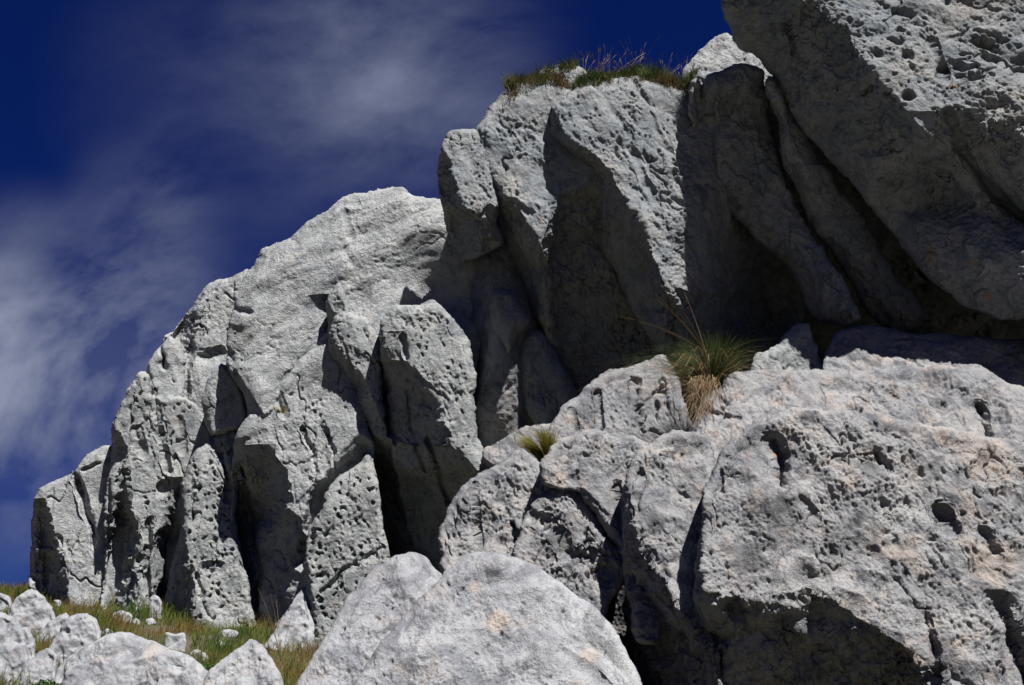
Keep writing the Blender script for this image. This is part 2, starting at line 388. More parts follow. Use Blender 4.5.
    full = np.zeros(X.shape); full[used] = dsp
    P3 = P3 + Nn * (full * s)[..., None]
    # back surface
    R2 = max(R * 2.5, 45)
    tb = np.clip(dist / R2, 0, 1)
    Db = d - plane * s + (E + T * np.sqrt(np.clip(1 - (1 - tb) ** 2, 0, 1))) * s
    Db = np.maximum(Db, D + (2 + .5 * np.clip(dist, 0, 40)) * s)
    PB = at(X, Y, Db)
    bsc = np.zeros(X.shape); bsc[used] = 8 * fbm(Qi / 40, sd0 + 90, 2); PB += (AF * 1.0) * (np.abs(bsc) * np.clip(dist / 20, 0, 1) * s)[..., None]
    idx = -np.ones(X.shape, np.int64); idx[used] = np.arange(used.sum())
    bidx = idx.copy(); bi = used & ins; bidx[bi] = used.sum() + np.arange(bi.sum())
    V = np.concatenate([P3[used], PB[bi]])
    j, i = np.nonzero(cell)
    FA = np.stack([idx[j, i], idx[j + 1, i], idx[j + 1, i + 1], idx[j, i + 1]], 1)
    FB = np.stack([bidx[j, i], bidx[j, i + 1], bidx[j + 1, i + 1], bidx[j + 1, i]], 1)
    keep = (FA != FB[:, [0, 3, 2, 1]]).any(1)
    FF = np.concatenate([FA, FB[keep]])
    o = link_mesh(name, V, FF, mat)
    return tag(o, label, cat, group)

# ------------------------------------------------------------------ ground
def ground_points():
    pts = []
    for px, py, d in ((0,590,14.5),(-150,592,14.5),(60,597,13.0),(-200,640,9.5),(110,606,11.8),(170,620,10.8),(250,632,10.2),(300,650,9.6),(330,690,8.6),
                      (0,640,8.6),(90,655,8.0),(180,660,7.6),(250,668,7.6),(60,700,6.9),(200,710,6.3),(300,720,6.6),(-200,700,7.0),(400,760,6.6),(560,770,6.5),(750,700,8.0),(900,520,8.6),(1100,480,8.6),(700,430,8.6)):
        pts.append(at(px, py, d))
    for x, y, z in ((0,0,0),(-3,0,0),(3,0,0),(0,-3,-.4),(-5,-2,-.3),(5,-2,-.2),(0,2,.15),(-3,2,.2),(3,2,.2),(0,3.6,.8),(-3,3.8,.8),(3,3.8,.8),(6,4,.8),(-7,3,.5),(-12,2,.2),(12,2,.3),(12,8,1.8),(-12,9,1.3),
                    (-12,16,1.6),(-6,20,2.6),(0,22,2.6),(8,20,2.8),(14,16,2.4),(0,14,2.8),(6,12,2.8),(-20,12,.6),(-20,24,.0),(0,32,0.0),(20,28,.0),(25,0,-2),(-25,0,-2),(0,-20,-5),(-40,40,-9),(40,40,-9),(0,60,-12)):
        pts.append((x, y, z))
    return np.array(pts, float)
GP = ground_points()
def _phi(r): return r
_A = np.sqrt(((GP[:, None, :2] - GP[None, :, :2]) ** 2).sum(-1)); n_ = len(GP)
_M = np.zeros((n_ + 3, n_ + 3)); _M[:n_, :n_] = _A - np.eye(n_) * .15; _M[:n_, n_] = 1; _M[:n_, n_ + 1:] = GP[:, :2]; _M[n_, :n_] = 1; _M[n_ + 1:, :n_] = GP[:, :2].T
_W = np.linalg.solve(_M, np.concatenate([GP[:, 2], np.zeros(3)]))
def ground_z(x, y):
    x = np.asarray(x, float); y = np.asarray(y, float); s = x.shape; x = x.ravel(); y = y.ravel()
    r = np.sqrt((x[:, None] - GP[None, :, 0]) ** 2 + (y[:, None] - GP[None, :, 1]) ** 2)
    z = r @ _W[:n_] + _W[n_] + x * _W[n_ + 1] + y * _W[n_ + 2]
    rad = np.sqrt(x ** 2 + (y - 10) ** 2); far = smooth(45, 160, rad)
    z = z * (1 - far) + far * (-40 - 60 * smooth(100, 1500, rad))
    P = np.stack([x, y, x * 0], 1)
    z = z + .10 * perlin(P / 1.7, 5) + .04 * perlin(P / .5, 6) + far * 25 * perlin(P / 220, 8)
    return z.reshape(s)
ax = np.concatenate([-np.geomspace(6000, 14, 40), np.arange(-13.8, 13.9, .14), np.geomspace(14, 6000, 40)])
ay = np.concatenate([-np.geomspace(6000, 6, 36), np.arange(-5.8, 24, .14), np.geomspace(24.2, 8000, 44)])
GX, GY = np.meshgrid(ax, ay)
GZ = ground_z(GX, GY)
jj, ii = np.meshgrid(np.arange(len(ay) - 1), np.arange(len(ax) - 1), indexing='ij'); nx = len(ax)
GF = np.stack([jj * nx + ii, jj * nx + ii + 1, (jj + 1) * nx + ii + 1, (jj + 1) * nx + ii], -1).reshape(-1, 4)
mg, t = new_mat('mountain_soil')
bs = t.nodes.new('ShaderNodeBsdfPrincipled'); ou = t.nodes.new('ShaderNodeOutputMaterial'); t.links.new(bs.outputs[0], ou.inputs[0]); bs.inputs['Roughness'].default_value = 1
na = t.nodes.new('ShaderNodeTexNoise'); na.inputs['Scale'].default_value = 3.0; na.inputs['Detail'].default_value = 8
tcn = t.nodes.new('ShaderNodeTexCoord'); t.links.new(tcn.outputs['Object'], na.inputs['Vector'])
cr = t.nodes.new('ShaderNodeValToRGB'); e = cr.color_ramp.elements
e[0].position = .35; e[0].color = (.03, .035, .012, 1); e[1].position = .7; e[1].color = (.075, .06, .035, 1)
t.links.new(na.outputs[0], cr.inputs[0]); t.links.new(cr.outputs[0], bs.inputs['Base Color'])
bp = t.nodes.new('ShaderNodeBump'); bp.inputs['Strength'].default_value = .8; bp.inputs['Distance'].default_value = .05; t.links.new(na.outputs[0], bp.inputs['Height']); t.links.new(bp.outputs[0], bs.inputs['Normal'])
go = link_mesh('ground', np.stack([GX, GY, GZ], -1).reshape(-1, 3), GF, mg, origin=np.zeros(3)); tag(go, kind='structure')


def ground_d(px, py, lo=4.0, hi=20.0):
    """distance along the view axis at which the ray through a picture point meets the ground"""
    dd = np.arange(lo, hi, .05); P = at(np.full(dd.shape, float(px)), np.full(dd.shape, float(py)), dd)
    below = P[:, 2] <= ground_z(P[:, 0], P[:, 1]); k = np.nonzero(below)[0]
    return float(dd[k[0]]) if len(k) else hi
# ---- the rear crag on the left -----------------------------------------------------------
VREF = 342
G1 = 'weathered slabs and pillars of the rear crag'
rock('rock_block', 'pale square-topped block at the far left end, split by a thin slanting crack',
     [(30,640),(29,590),(30,540),(34,500),(40,488),(60,479),(76,470),(83,458),(92,450),(110,446),(135,470),(150,540),(150,640)], 12.7,
     g=(-.05,.30), faults=[([(40,500,3),(42,530,10),(45,560,16),(48,600,20)],1.9,70)], grooves=[([(74,474),(82,500),(90,520),(94,545)],2.2,11),([(84,470),(100,463)],1.5,5)],
     R=8, E=10, rough=.55, chips=(16, 16, 3), mat=M_FAR, group=G1, edge=1.0)
rock('rock_pillar', 'tall leaning pillar whose pointed tip stands out at the left skyline of the rear crag',
     [(106,640),(105,560),(106,500),(109,464),(111,437),(116,416),(124,399),(130,383),(138,372),(146,371),(152,384),(156,396),(185,398),(215,430),(222,520),(215,640)], 12.2,
     g=(.02,.30), faults=[([(112,420,2),(110,440,12),(109,462,17),(109,475,3)],1.9,40),([(126,470,2),(122,500,9),(116,540,19),(112,575,24),(112,600,20)],1.9,22),([(182,478,2),(176,510,9),(169,550,20),(164,600,26)],1.9,40)],
     lips=[([(156,482),(172,473)],.8,8,10,1)],
     grooves=[([(151,380),(156,404),(160,436),(168,470)],1.8,8),([(140,560),(146,590)],3,8),([(150,520),(146,560),(150,600)],2,8),([(135,430),(142,452)],4,6),([(178,420),(182,450)],3,6)],
     pits=(6.5,4.5,.05), R=8, E=10, rough=0.65, big=0.5, chips=(34, 15, 3.5), mat=M_MID, group=G1)
rock('rock_pillar', 'short dark-cleft fin just right of the pointed tip on the left skyline',
     [(146,372),(152,356),(160,345),(170,335),(182,345),(186,372),(178,440),(150,440),(148,400)], 12.5,
     g=(.0,.32), faults=[([(147,366,2),(147,378,6),(150,400,7)],2.,20)], grooves=[([(161,346),(165,368)],2,12)], R=8, E=10, T=60, rough=0.6, big=0.5, chips=(8, 9, 2.5), mat=M_FAR, group=G1, edge=1.)
rock('rock_slab', 'tilted slab with a shaded rib below the middle of the left skyline',
     [(160,352),(165,337),(173,331),(180,321),(193,308),(200,296),(208,285),(219,279),(232,276),(247,271),(262,290),(262,360),(250,440),(205,470),(165,470),(160,400)], 12.6,
     g=(.05,.34), faults=[([(205,285,1),(190,310,9),(176,336,15),(166,366,11),(166,372,1)],2.,45),([(208,300,1),(198,330,4),(188,352,7),(186,374,3)],1.9,30)],
     lips=[([(194,349),(226,345)],.8,6,8,1)], grooves=[([(166,340),(163,360)],2,8)], R=8, E=10, rough=0.6, big=0.5, chips=(18, 14, 3), mat=M_FAR, group=G1, edge=1.)
rock('rock_slab', 'largest smooth pale slab, rising to the rounded summit of the rear crag',
     [(233,300),(240,281),(248,268),(260,253),(271,244),(285,238),(298,230),(310,221),(328,207),(345,197),(360,191),(380,187),(391,185),(404,188),(413,196),(437,197),(470,204),(500,240),(512,330),(505,460),(482,455),(476,400),(466,350),(430,335),(395,340),(362,355),(345,350),(325,352),(300,375),(280,400),(262,440),(248,425),(246,408),(240,390),(226,365),(227,340)], 10.95,
     g=(.10,.42), bumps=[(480,240,80,110,28),(436,290,45,40,-22),(560,400,60,200,-150)],
     faults=[([(326,296,4),(328,312,9),(331,326,9)],2.0,8)],
     grooves=[([(233,308),(250,312)],2,5),([(228,352),(240,388),(248,420)],2,6),([(345,250),(352,262)],4,3),([(344,210),(350,236)],3,4)],
     R=26, E=22, T=160, rough=.45, crack=.25, big=1.3, flow=(150,1.8), chips=(26, 34, 3.0), mat=M_FAR, group=G1)
rock('rock_block', 'small undercut block wedged below the long crack in the rear crag',
     [(203,416),(202,396),(211,376),(220,363),(231,368),(241,388),(248,408),(248,424),(232,431),(214,437),(208,432)], 11.5,
     g=(.0,.30), R=8, E=10, T=70, bumps=[(205,430,6,20,-12)], rough=0.6, big=0.5, chips=(8, 12, 3), mat=M_FAR, group=G1, edge=1.)
rock('rock_pillar', 'pitted pillar standing on the grass left of the deep shaded recess',
     [(160,640),(164,600),(172,560),(182,520),(182,480),(188,462),(196,450),(210,440),(226,432),(238,430),(243,450),(240,480),(236,520),(243,556),(252,600),(252,640)], 11.6,
     g=(.03,.30), faults=[([(182,500,2),(174,530,13),(168,570,20),(164,600,24)],2.2,60),([(192,566,1),(189,580,4),(187,610,9)],2.0,14)],
     lips=[([(196,568),(226,562)],.6,4,10,1)], grooves=[([(214,440),(226,470),(229,500)],2.5,7),([(196,575),(208,616)],1.6,8)], pits=(6,4.5,-.3), R=8, E=10, rough=0.65, big=0.5, chips=(14, 14, 3), mat=M_MID, group=G1, edge=1.1)
rock('rock_slab', 'middle slab with a lit spike hanging over a deep shaded recess',
     [(232,640),(232,560),(228,500),(230,460),(238,434),(247,418),(265,396),(282,379),(300,358),(318,340),(334,327),(345,345),(352,380),(362,400),(375,450),(372,520),(330,600),(310,650)], 11.0,
     g=(.10,.34), faults=[([(240,432,1),(238,448,6),(236,468,10),(232,500,46),(231,520,70),(231,540,77),(231,560,82),(231,605,90)],1.1,160),([(268,446,1),(268,470,14),(266,490,24),(262,512,26),(255,540,4)],1.3,60)],
     grooves=[([(364,450),(338,476),(318,510),(304,560)],8,26),([(242,470),(250,520),(258,570),(256,610)],2.5,13),([(301,428),(312,448),(318,476),(308,520)],1.6,6),([(325,430),(333,452),(334,468)],1.6,7),([(278,395),(283,414)],2.5,8)],
     pits=(9,3,.25), R=12, E=14, T=120, rough=0.55, big=0.6, chips=(26, 22, 3.5), mat=M_FAR, group=G1)
rock('rock_slab', 'pear-shaped slab peppered with dark pits behind the near washed boulders',
     [(300,680),(299,640),(302,600),(304,570),(308,538),(314,522),(320,509),(328,490),(340,475),(358,463),(369,456),(376,472),(380,500),(384,528),(390,560),(400,640),(400,680)], 10.45,
     g=(.05,.28), faults=[([(306,560,2),(303,590,10),(303,640,12)],1.7,30)], lips=[([(312,572),(330,568)],.7,6,8,1)], grooves=[([(322,590),(345,570),(362,560),(384,548)],2,7),([(316,520),(306,560)],2,5)],
     pits=(6.5,5,-.45), R=8, E=10, rough=.7, chips=(10, 18, 2.5), mat=M_MID, group=G1, edge=1.0)
rock('perched_rock', 'small pocked knob perched on top of the narrow fin left of centre',
     [(327,297),(333,288),(340,283),(346,296),(350,312),(352,345),(330,345),(327,327),(325,312)], 10.75, g=(.1,.35), faults=[([(326,300,2),(326,315,7),(328,330,8)],2,20)], R=6, E=9, T=40, pits=(5,3,-.1), rough=0.8, mat=M_MID, group=G1, edge=1.)
rock('rock_fin', 'narrow fin with a lit right edge and a shaded left face near the centre',
     [(337,640),(352,540),(352,470),(348,435),(343,411),(337,385),(330,364),(328,345),(331,326),(342,310),(354,313),(366,319),(376,333),(382,350),(384,378),(384,420),(400,450),(430,500),(450,560),(450,640)], 10.72,
     g=(.08,.30), faults=[([(328,334,2),(328,348,12),(329,360,22),(333,377,30),(338,403,36),(344,425,40),(350,445,50),(354,470,105),(354,640,150)],1.25,90)],
     grooves=[([(378,440),(384,475),(396,510),(420,560)],3.5,12),([(412,480),(432,540)],3,14)],
     bumps=[(420,560,60,90,-30)], pits=(5.5,3,.0), R=10, E=13, rough=0.75, big=0.6, chips=(22, 16, 3), mat=M_MID, group=G1, flow=(75,2))
rock('rock_fin', 'broad leaning fin with a bright pocked crest and a long shaded flank in the centre',
     [(470,640),(440,600),(415,550),(403,510),(394,470),(386,430),(381,400),(380,360),(378,335),(381,318),(392,306),(405,305),(418,304),(430,299),(443,306),(456,322),(468,338),(474,355),(477,377),(475,398),(477,422),(482,445),(500,480),(510,560),(510,640)], 10.3,
     g=(.05,.32), faults=[([(403,332,1),(401,350,5),(399,361,8),(389,372,30),(384,385,46),(384,402,58),(386,422,60),(392,436,60),(396,446,54),(400,470,78),(406,490,115),(420,540,140),(420,640,190)],.85,130),([(381,345,1),(380,362,9),(379,385,10)],1.8,12)],
     grooves=[([(402,336),(404,356)],2,7),([(408,390),(412,430),(424,470)],2,8),([(428,440),(440,470),(449,502)],2.6,14)], pits=(5.5,3.5,.0),
     crack=.3, R=11, E=14, rough=0.75, big=0.6, chips=(26, 20, 3.5), mat=M_MID, group=G1, flow=(70,2))
rock('cap_rock', 'low pale rock showing behind the turf of the grassy cap',
     [(525,100),(534,80),(545,71),(560,68),(576,67),(588,71),(596,84),(600,100)], 9.95, g=(.0,.5), R=8, E=9, T=40, rough=.8, mat=M_FAR, group=None)
rock('rock_wall', 'shaded inner wall of the rear crag, seen only deep in its clefts',
     [(120,640),(150,520),(220,460),(330,400),(400,330),(470,330),(540,420),(540,640)], 12.6, g=(.0,.25), R=20, E=20, T=150, rough=.9, mat=M_MID, group=G1, step=2.0)
# ---- the right-hand group -------------------------------------------------------------------
G2 = 'leaning slabs of the upper right outcrop'
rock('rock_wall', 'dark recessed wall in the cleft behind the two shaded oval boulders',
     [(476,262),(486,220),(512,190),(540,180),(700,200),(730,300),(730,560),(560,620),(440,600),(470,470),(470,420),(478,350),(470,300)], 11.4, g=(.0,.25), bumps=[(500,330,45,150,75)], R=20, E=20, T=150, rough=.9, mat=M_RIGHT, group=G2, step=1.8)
rock('rock_wall', 'overhanging back wall of the black hollow under the leaning slabs',  # added roof-like mass, its overhang shaped to keep sun out of the gaps
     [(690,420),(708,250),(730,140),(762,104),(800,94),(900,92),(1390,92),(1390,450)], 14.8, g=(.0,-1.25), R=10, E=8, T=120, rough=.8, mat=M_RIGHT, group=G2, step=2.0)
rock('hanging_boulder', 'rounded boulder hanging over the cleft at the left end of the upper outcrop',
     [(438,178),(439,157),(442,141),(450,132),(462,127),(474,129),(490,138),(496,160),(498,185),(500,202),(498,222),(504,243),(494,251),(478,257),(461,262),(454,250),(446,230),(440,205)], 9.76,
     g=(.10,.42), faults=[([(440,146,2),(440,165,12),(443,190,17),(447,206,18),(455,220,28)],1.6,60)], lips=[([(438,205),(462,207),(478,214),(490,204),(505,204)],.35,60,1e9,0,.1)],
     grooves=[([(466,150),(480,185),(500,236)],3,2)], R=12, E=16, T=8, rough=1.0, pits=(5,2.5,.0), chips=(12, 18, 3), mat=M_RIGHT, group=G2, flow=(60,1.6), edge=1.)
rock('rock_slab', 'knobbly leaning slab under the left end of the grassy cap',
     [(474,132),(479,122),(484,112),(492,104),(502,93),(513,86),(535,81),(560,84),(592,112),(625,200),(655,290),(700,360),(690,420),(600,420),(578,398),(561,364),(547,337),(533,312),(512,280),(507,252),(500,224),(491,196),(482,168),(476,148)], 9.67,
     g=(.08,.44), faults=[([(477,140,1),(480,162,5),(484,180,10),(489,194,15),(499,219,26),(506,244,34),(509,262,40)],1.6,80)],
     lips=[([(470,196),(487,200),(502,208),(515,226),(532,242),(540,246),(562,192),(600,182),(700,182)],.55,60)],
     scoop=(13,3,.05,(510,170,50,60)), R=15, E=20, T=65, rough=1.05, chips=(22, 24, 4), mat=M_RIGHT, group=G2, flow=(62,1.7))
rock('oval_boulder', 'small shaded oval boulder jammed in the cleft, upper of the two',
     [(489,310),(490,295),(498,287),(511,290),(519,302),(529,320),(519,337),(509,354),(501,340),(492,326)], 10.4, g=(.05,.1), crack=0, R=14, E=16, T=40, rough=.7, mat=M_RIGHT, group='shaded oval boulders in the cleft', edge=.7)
rock('oval_boulder', 'larger shaded oval boulder in the cleft, below the small one',
     [(514,375),(514,358),(518,341),(528,328),(542,330),(556,350),(576,388),(580,430),(545,440),(531,419),(522,400)], 10.62, g=(.05,.05), crack=0, R=16, E=18, T=50, rough=.8, mat=M_RIGHT, group='shaded oval boulders in the cleft', edge=.7)
rock('rock_slab', 'wide sunlit slab pocked in diagonal rows under the grassy cap',
     [(551,117),(555,104),(572,92),(586,81),(602,78),(615,80),(627,77),(647,76),(666,82),(692,92),(722,120),(775,200),(805,300),(795,400),(700,400),(672,372),(655,343),(637,319),(621,284),(599,244),(578,206),(562,173),(555,147)], 9.3,
     g=(.04,.46), faults=[([(552,112,3),(554,130,8),(558,142,16),(565,152,24),(572,165,34)],1.5,60)],
     lips=[([(548,134),(562,142),(577,150),(592,159),(607,167),(620,189),(632,206),(646,226),(652,256),(664,284),(690,292),(780,296)],.55,60)],
     grooves=[([(596,85),(625,130),(650,190),(668,240)],3.5,4),([(634,80),(668,150),(680,190)],3,4),([(655,342),(668,352),(700,352)],5,8)],
     bumps=[(600,110,12,26,5),(785,240,60,110,-110),(770,320,60,80,-140)], scoop=(12,3.5,.0,(640,150,60,90)), pits=(5.5,2.5,.15), R=15, E=20, T=150, rough=1.0, chips=(28, 26, 4), mat=M_RIGHT, group=G2, flow=(52,1.9))
rock('summit_rock', 'pale rounded rock on the skyline between the grassy cap and the great slab',
     [(682,72),(690,60),(697,53),(706,45),(715,37),(727,33),(745,45),(768,60),(792,80),(790,140),(700,140),(684,110)], 9.75, g=(.05,.5), R=12, E=14, T=70, rough=1.0, chips=(8, 18, 3), mat=M_FAR, group=G2, edge=1.)
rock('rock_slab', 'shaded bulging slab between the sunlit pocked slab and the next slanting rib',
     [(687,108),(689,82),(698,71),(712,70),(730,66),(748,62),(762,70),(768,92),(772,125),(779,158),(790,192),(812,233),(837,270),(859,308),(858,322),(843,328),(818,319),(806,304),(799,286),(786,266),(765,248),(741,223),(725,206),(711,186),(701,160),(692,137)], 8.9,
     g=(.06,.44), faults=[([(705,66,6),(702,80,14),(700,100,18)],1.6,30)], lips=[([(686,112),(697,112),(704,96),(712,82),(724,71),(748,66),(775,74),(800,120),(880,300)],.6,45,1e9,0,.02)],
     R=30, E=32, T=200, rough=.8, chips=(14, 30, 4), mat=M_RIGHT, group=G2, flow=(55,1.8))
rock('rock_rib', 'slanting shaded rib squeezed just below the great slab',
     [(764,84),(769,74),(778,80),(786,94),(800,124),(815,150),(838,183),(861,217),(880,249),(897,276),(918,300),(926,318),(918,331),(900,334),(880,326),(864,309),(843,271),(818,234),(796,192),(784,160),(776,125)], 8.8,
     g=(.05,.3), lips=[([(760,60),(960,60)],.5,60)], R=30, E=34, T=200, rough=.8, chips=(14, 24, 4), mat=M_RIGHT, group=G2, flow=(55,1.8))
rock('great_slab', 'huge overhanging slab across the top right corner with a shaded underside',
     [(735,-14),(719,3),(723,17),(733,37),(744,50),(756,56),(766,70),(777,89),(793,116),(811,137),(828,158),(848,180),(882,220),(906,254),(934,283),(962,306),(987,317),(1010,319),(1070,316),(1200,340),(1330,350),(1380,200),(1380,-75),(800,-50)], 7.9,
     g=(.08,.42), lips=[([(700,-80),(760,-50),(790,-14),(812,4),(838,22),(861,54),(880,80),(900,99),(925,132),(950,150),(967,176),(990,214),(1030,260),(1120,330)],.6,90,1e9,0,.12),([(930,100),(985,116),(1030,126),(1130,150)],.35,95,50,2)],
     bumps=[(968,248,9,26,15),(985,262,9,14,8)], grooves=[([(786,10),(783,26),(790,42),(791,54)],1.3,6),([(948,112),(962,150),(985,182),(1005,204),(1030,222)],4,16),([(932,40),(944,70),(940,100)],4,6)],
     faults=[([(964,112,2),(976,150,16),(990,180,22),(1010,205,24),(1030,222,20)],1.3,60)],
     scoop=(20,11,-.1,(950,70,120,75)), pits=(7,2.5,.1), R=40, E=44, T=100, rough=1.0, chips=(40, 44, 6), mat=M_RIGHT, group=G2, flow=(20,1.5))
# ---- ledge and near blocks -------------------------------------------------------------------
VREF = None
G3 = 'sunlit limestone blocks of the lower right'
rock('rock_block', 'small bluish shaded block at the mouth of the black hollow',
     [(750,420),(751,364),(768,350),(781,340),(790,330),(798,321),(809,323),(815,340),(826,372),(826,420)], 9.15, g=(.0,.6), R=9, E=10, T=400, rough=.7, chips=(6, 20, 4), mat=M_MID, group=G3)
rock('rock_ledge', 'flat ledge in front of the foot of the great slab, half in its shade',
     [(823,440),(824,366),(827,345),(840,328),(870,325),(910,333),(945,336),(985,338),(1100,340),(1250,350),(1380,360),(1380,470),(1100,450)], 8.9, g=(.0,1.35), R=12, E=10, T=520, rough=.8, chips=(14, 30, 4), mat=M_NEAR, group=G3)
rock('rock_block', 'ledge block striped with dark water stains left of the green tussock',
     [(546,500),(549,432),(557,416),(567,404),(578,393),(594,378),(609,369),(628,366),(642,363),(655,357),(665,355),(674,364),(681,382),(687,410),(698,440),(700,500)], 7.4,
     g=(.08,.62), grooves=[([(598,392),(600,430)],2.2,6),([(636,380),(638,425)],2.2,8),([(572,410),(574,440)],3,4)], R=11, E=14, T=110, rough=.9, chips=(20, 24, 5), mat=M_NEAR, group=G3, flow=(85,2.4))
rock('rock_block', 'low narrow block under the yellow tuft beside the dark cleft',
     [(478,500),(479,468),(480,455),(485,447),(498,440),(517,430),(532,424),(550,421),(562,430),(566,500)], 7.5, g=(.02,.7), faults=[([(481,458,3),(484,470,12),(486,480,18)],1.6,30)], R=9, E=10, T=100, rough=.9, chips=(8, 16, 4), mat=M_NEAR, group=G3)
rock('rock_slab', 'long pale slab behind the front block, with a narrow black slot near its right end',
     [(690,520),(693,440),(696,412),(705,396),(719,385),(727,376),(737,370),(763,369),(800,372),(828,370),(860,371),(885,369),(925,366),(955,367),(985,371),(1006,381),(1080,396),(1300,420),(1300,600),(1080,560)], 6.7,
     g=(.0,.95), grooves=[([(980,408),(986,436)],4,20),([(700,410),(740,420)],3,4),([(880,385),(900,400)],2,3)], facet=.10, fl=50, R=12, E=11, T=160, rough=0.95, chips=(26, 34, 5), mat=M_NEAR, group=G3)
rock('rock_block', 'pocked grey block left of the smooth rounded one, above the washed boulder',
     [(440,720),(444,620),(441,575),(439,530),(447,508),(459,490),(474,479),(491,469),(507,457),(523,449),(537,461),(560,475),(590,540),(600,720)], 6.4,
     g=(.10,.62), bumps=[(540,515,20,14,-7)], grooves=[([(474,482),(476,520),(478,560)],1.8,5),([(512,525),(520,548),(518,560)],3.5,9)], scoop=(16,9,.05,(540,522,34,22)), facet=.12, fl=40, R=12, E=14, T=140, rough=1.15, chips=(22, 26, 6), mat=M_NEAR, group=G3, flow=(70,1.6))
rock('rock_block', 'craggy broken block with holes under its rim, below the smooth rounded one',
     [(500,740),(508,600),(516,540),(530,505),(548,490),(562,484),(577,492),(592,510),(606,531),(620,553),(628,572),(622,590),(610,602),(606,622),(616,645),(640,700),(650,740)], 5.95,
     g=(.10,.55), lips=[([(564,540),(590,548),(616,562)],1.0,10,14,1)], grooves=[([(548,520),(560,536)],5,9),([(528,512),(540,520)],5,8)], scoop=(15,10,.0,(575,550,50,45)), pits=(7,3,.1), R=12, E=15, T=120, rough=1.6, chips=(24, 20, 6), mat=M_NEAR, group=G3, crack=1.5)
rock('rock_block', 'smooth rounded block right of the yellow tuft',
     [(541,484),(538,466),(547,450),(561,440),(576,433),(595,430),(618,433),(640,439),(662,460),(672,560),(660,640),(636,640),(625,578),(620,553),(606,530),(592,509),(578,493),(562,490),(548,489)], 6.15,
     g=(.10,.60), grooves=[([(578,493),(600,520),(618,548)],3,6),([(616,485),(618,500)],2,4)], bumps=[(575,480,10,8,-5)], facet=.12, fl=40, R=12, E=14, T=110, rough=0.95, chips=(16, 26, 5), mat=M_NEAR, group=G3)
rock('rock_block', 'dark block deep in the black gap beside the large boulder',
     [(560,760),(570,640),(575,540),(590,490),(625,480),(655,520),(665,640),(670,760)], 6.9, g=(0,.1), R=10, E=14, T=60, rough=.8, mat=M_NEAR, group=G3)
rock('rock_pillar', 'stout pillar with a shaded left flank beside the big front block',
     [(628,800),(637,700),(634,670),(628,640),(623,600),(621,560),(622,520),(624,490),(626,470),(632,456),(642,446),(656,437),(676,431),(702,433),(716,450),(716,500),(712,560),(712,640),(730,720),(735,800)], 5.55,
     g=(.05,.62), faults=[([(623,480,2),(621,520,9),(620,545,18),(621,570,32),(624,594,44),(626,625,64),(630,660,84),(636,700,90)],1.6,140)],
     grooves=[([(640,470),(638,510)],2.5,6)], facet=.14, fl=50, pits=(7,2.5,.1), bumps=[(676,560,7,8,-6)], R=13, E=16, T=120, rough=1.1, big=1.2, chips=(28, 26, 6), mat=M_NEAR, group=G3, flow=(86,2.6))
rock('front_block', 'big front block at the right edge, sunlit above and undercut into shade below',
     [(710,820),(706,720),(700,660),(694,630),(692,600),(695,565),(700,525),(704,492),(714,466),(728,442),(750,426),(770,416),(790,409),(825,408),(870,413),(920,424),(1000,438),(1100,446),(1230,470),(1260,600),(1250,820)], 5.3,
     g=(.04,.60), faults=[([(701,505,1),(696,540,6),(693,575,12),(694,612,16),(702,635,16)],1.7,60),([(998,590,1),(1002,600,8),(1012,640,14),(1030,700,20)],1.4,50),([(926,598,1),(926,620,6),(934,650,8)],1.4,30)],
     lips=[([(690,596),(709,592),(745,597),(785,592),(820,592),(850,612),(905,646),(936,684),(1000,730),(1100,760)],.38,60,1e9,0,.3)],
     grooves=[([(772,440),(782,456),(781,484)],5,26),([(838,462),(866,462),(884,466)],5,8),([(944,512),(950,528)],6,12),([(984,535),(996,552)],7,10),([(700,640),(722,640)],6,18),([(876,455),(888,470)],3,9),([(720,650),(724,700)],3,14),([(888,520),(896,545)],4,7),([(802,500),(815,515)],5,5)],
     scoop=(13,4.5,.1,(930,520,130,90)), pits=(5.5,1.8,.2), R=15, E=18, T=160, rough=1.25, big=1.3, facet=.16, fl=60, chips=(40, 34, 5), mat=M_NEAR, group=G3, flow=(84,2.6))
G4 = 'pale washed boulders in the foreground'
rock('boulder', 'pale washed boulder half hidden behind the larger one at bottom centre',
     [(280,780),(292,692),(318,648),(346,600),(361,584),(375,567),(393,557),(412,551),(427,557),(438,571),(444,580),(455,640),(450,780)], 4.2, g=(.0,.75), R=22, E=18, T=150, rough=.75, facet=.12, fl=60, chips=(14,28,6), mat=M_BOULDER, group=G4, pits=(8,2.5,.15), edge=.8, crack=0)
rock('boulder', 'large pale washed boulder with a rusty patch at bottom centre',
     [(300,800),(345,700),(382,640),(420,598),(444,573),(462,557),(480,551),(505,553),(535,565),(557,580),(575,594),(595,607),(611,624),(621,639),(632,660),(645,688),(670,800)], 3.7, g=(.02,.78), grooves=[([(560,650),(590,668),(610,690)],5,4)], bumps=[(430,660,50,60,9),(560,600,40,40,-6)], R=24, E=20, T=160, rough=.7, facet=.12, fl=70, chips=(20,34,7), mat=M_BOULDER, group=G4, pits=(9,3,.15), edge=.8, crack=0)
rock('boulder', 'wide faceted white boulder at the bottom left',
     [(50,780),(60,690),(66,662),(78,651),(97,640),(116,631),(136,635),(152,640),(170,650),(186,653),(201,664),(216,686),(224,780)], 6.0, g=(.0,.75), R=12, E=12, T=110, rough=.9, facet=.16, fl=45, chips=(10,18,5), mat=M_BOULDER, group=G4, edge=1., crack=0)
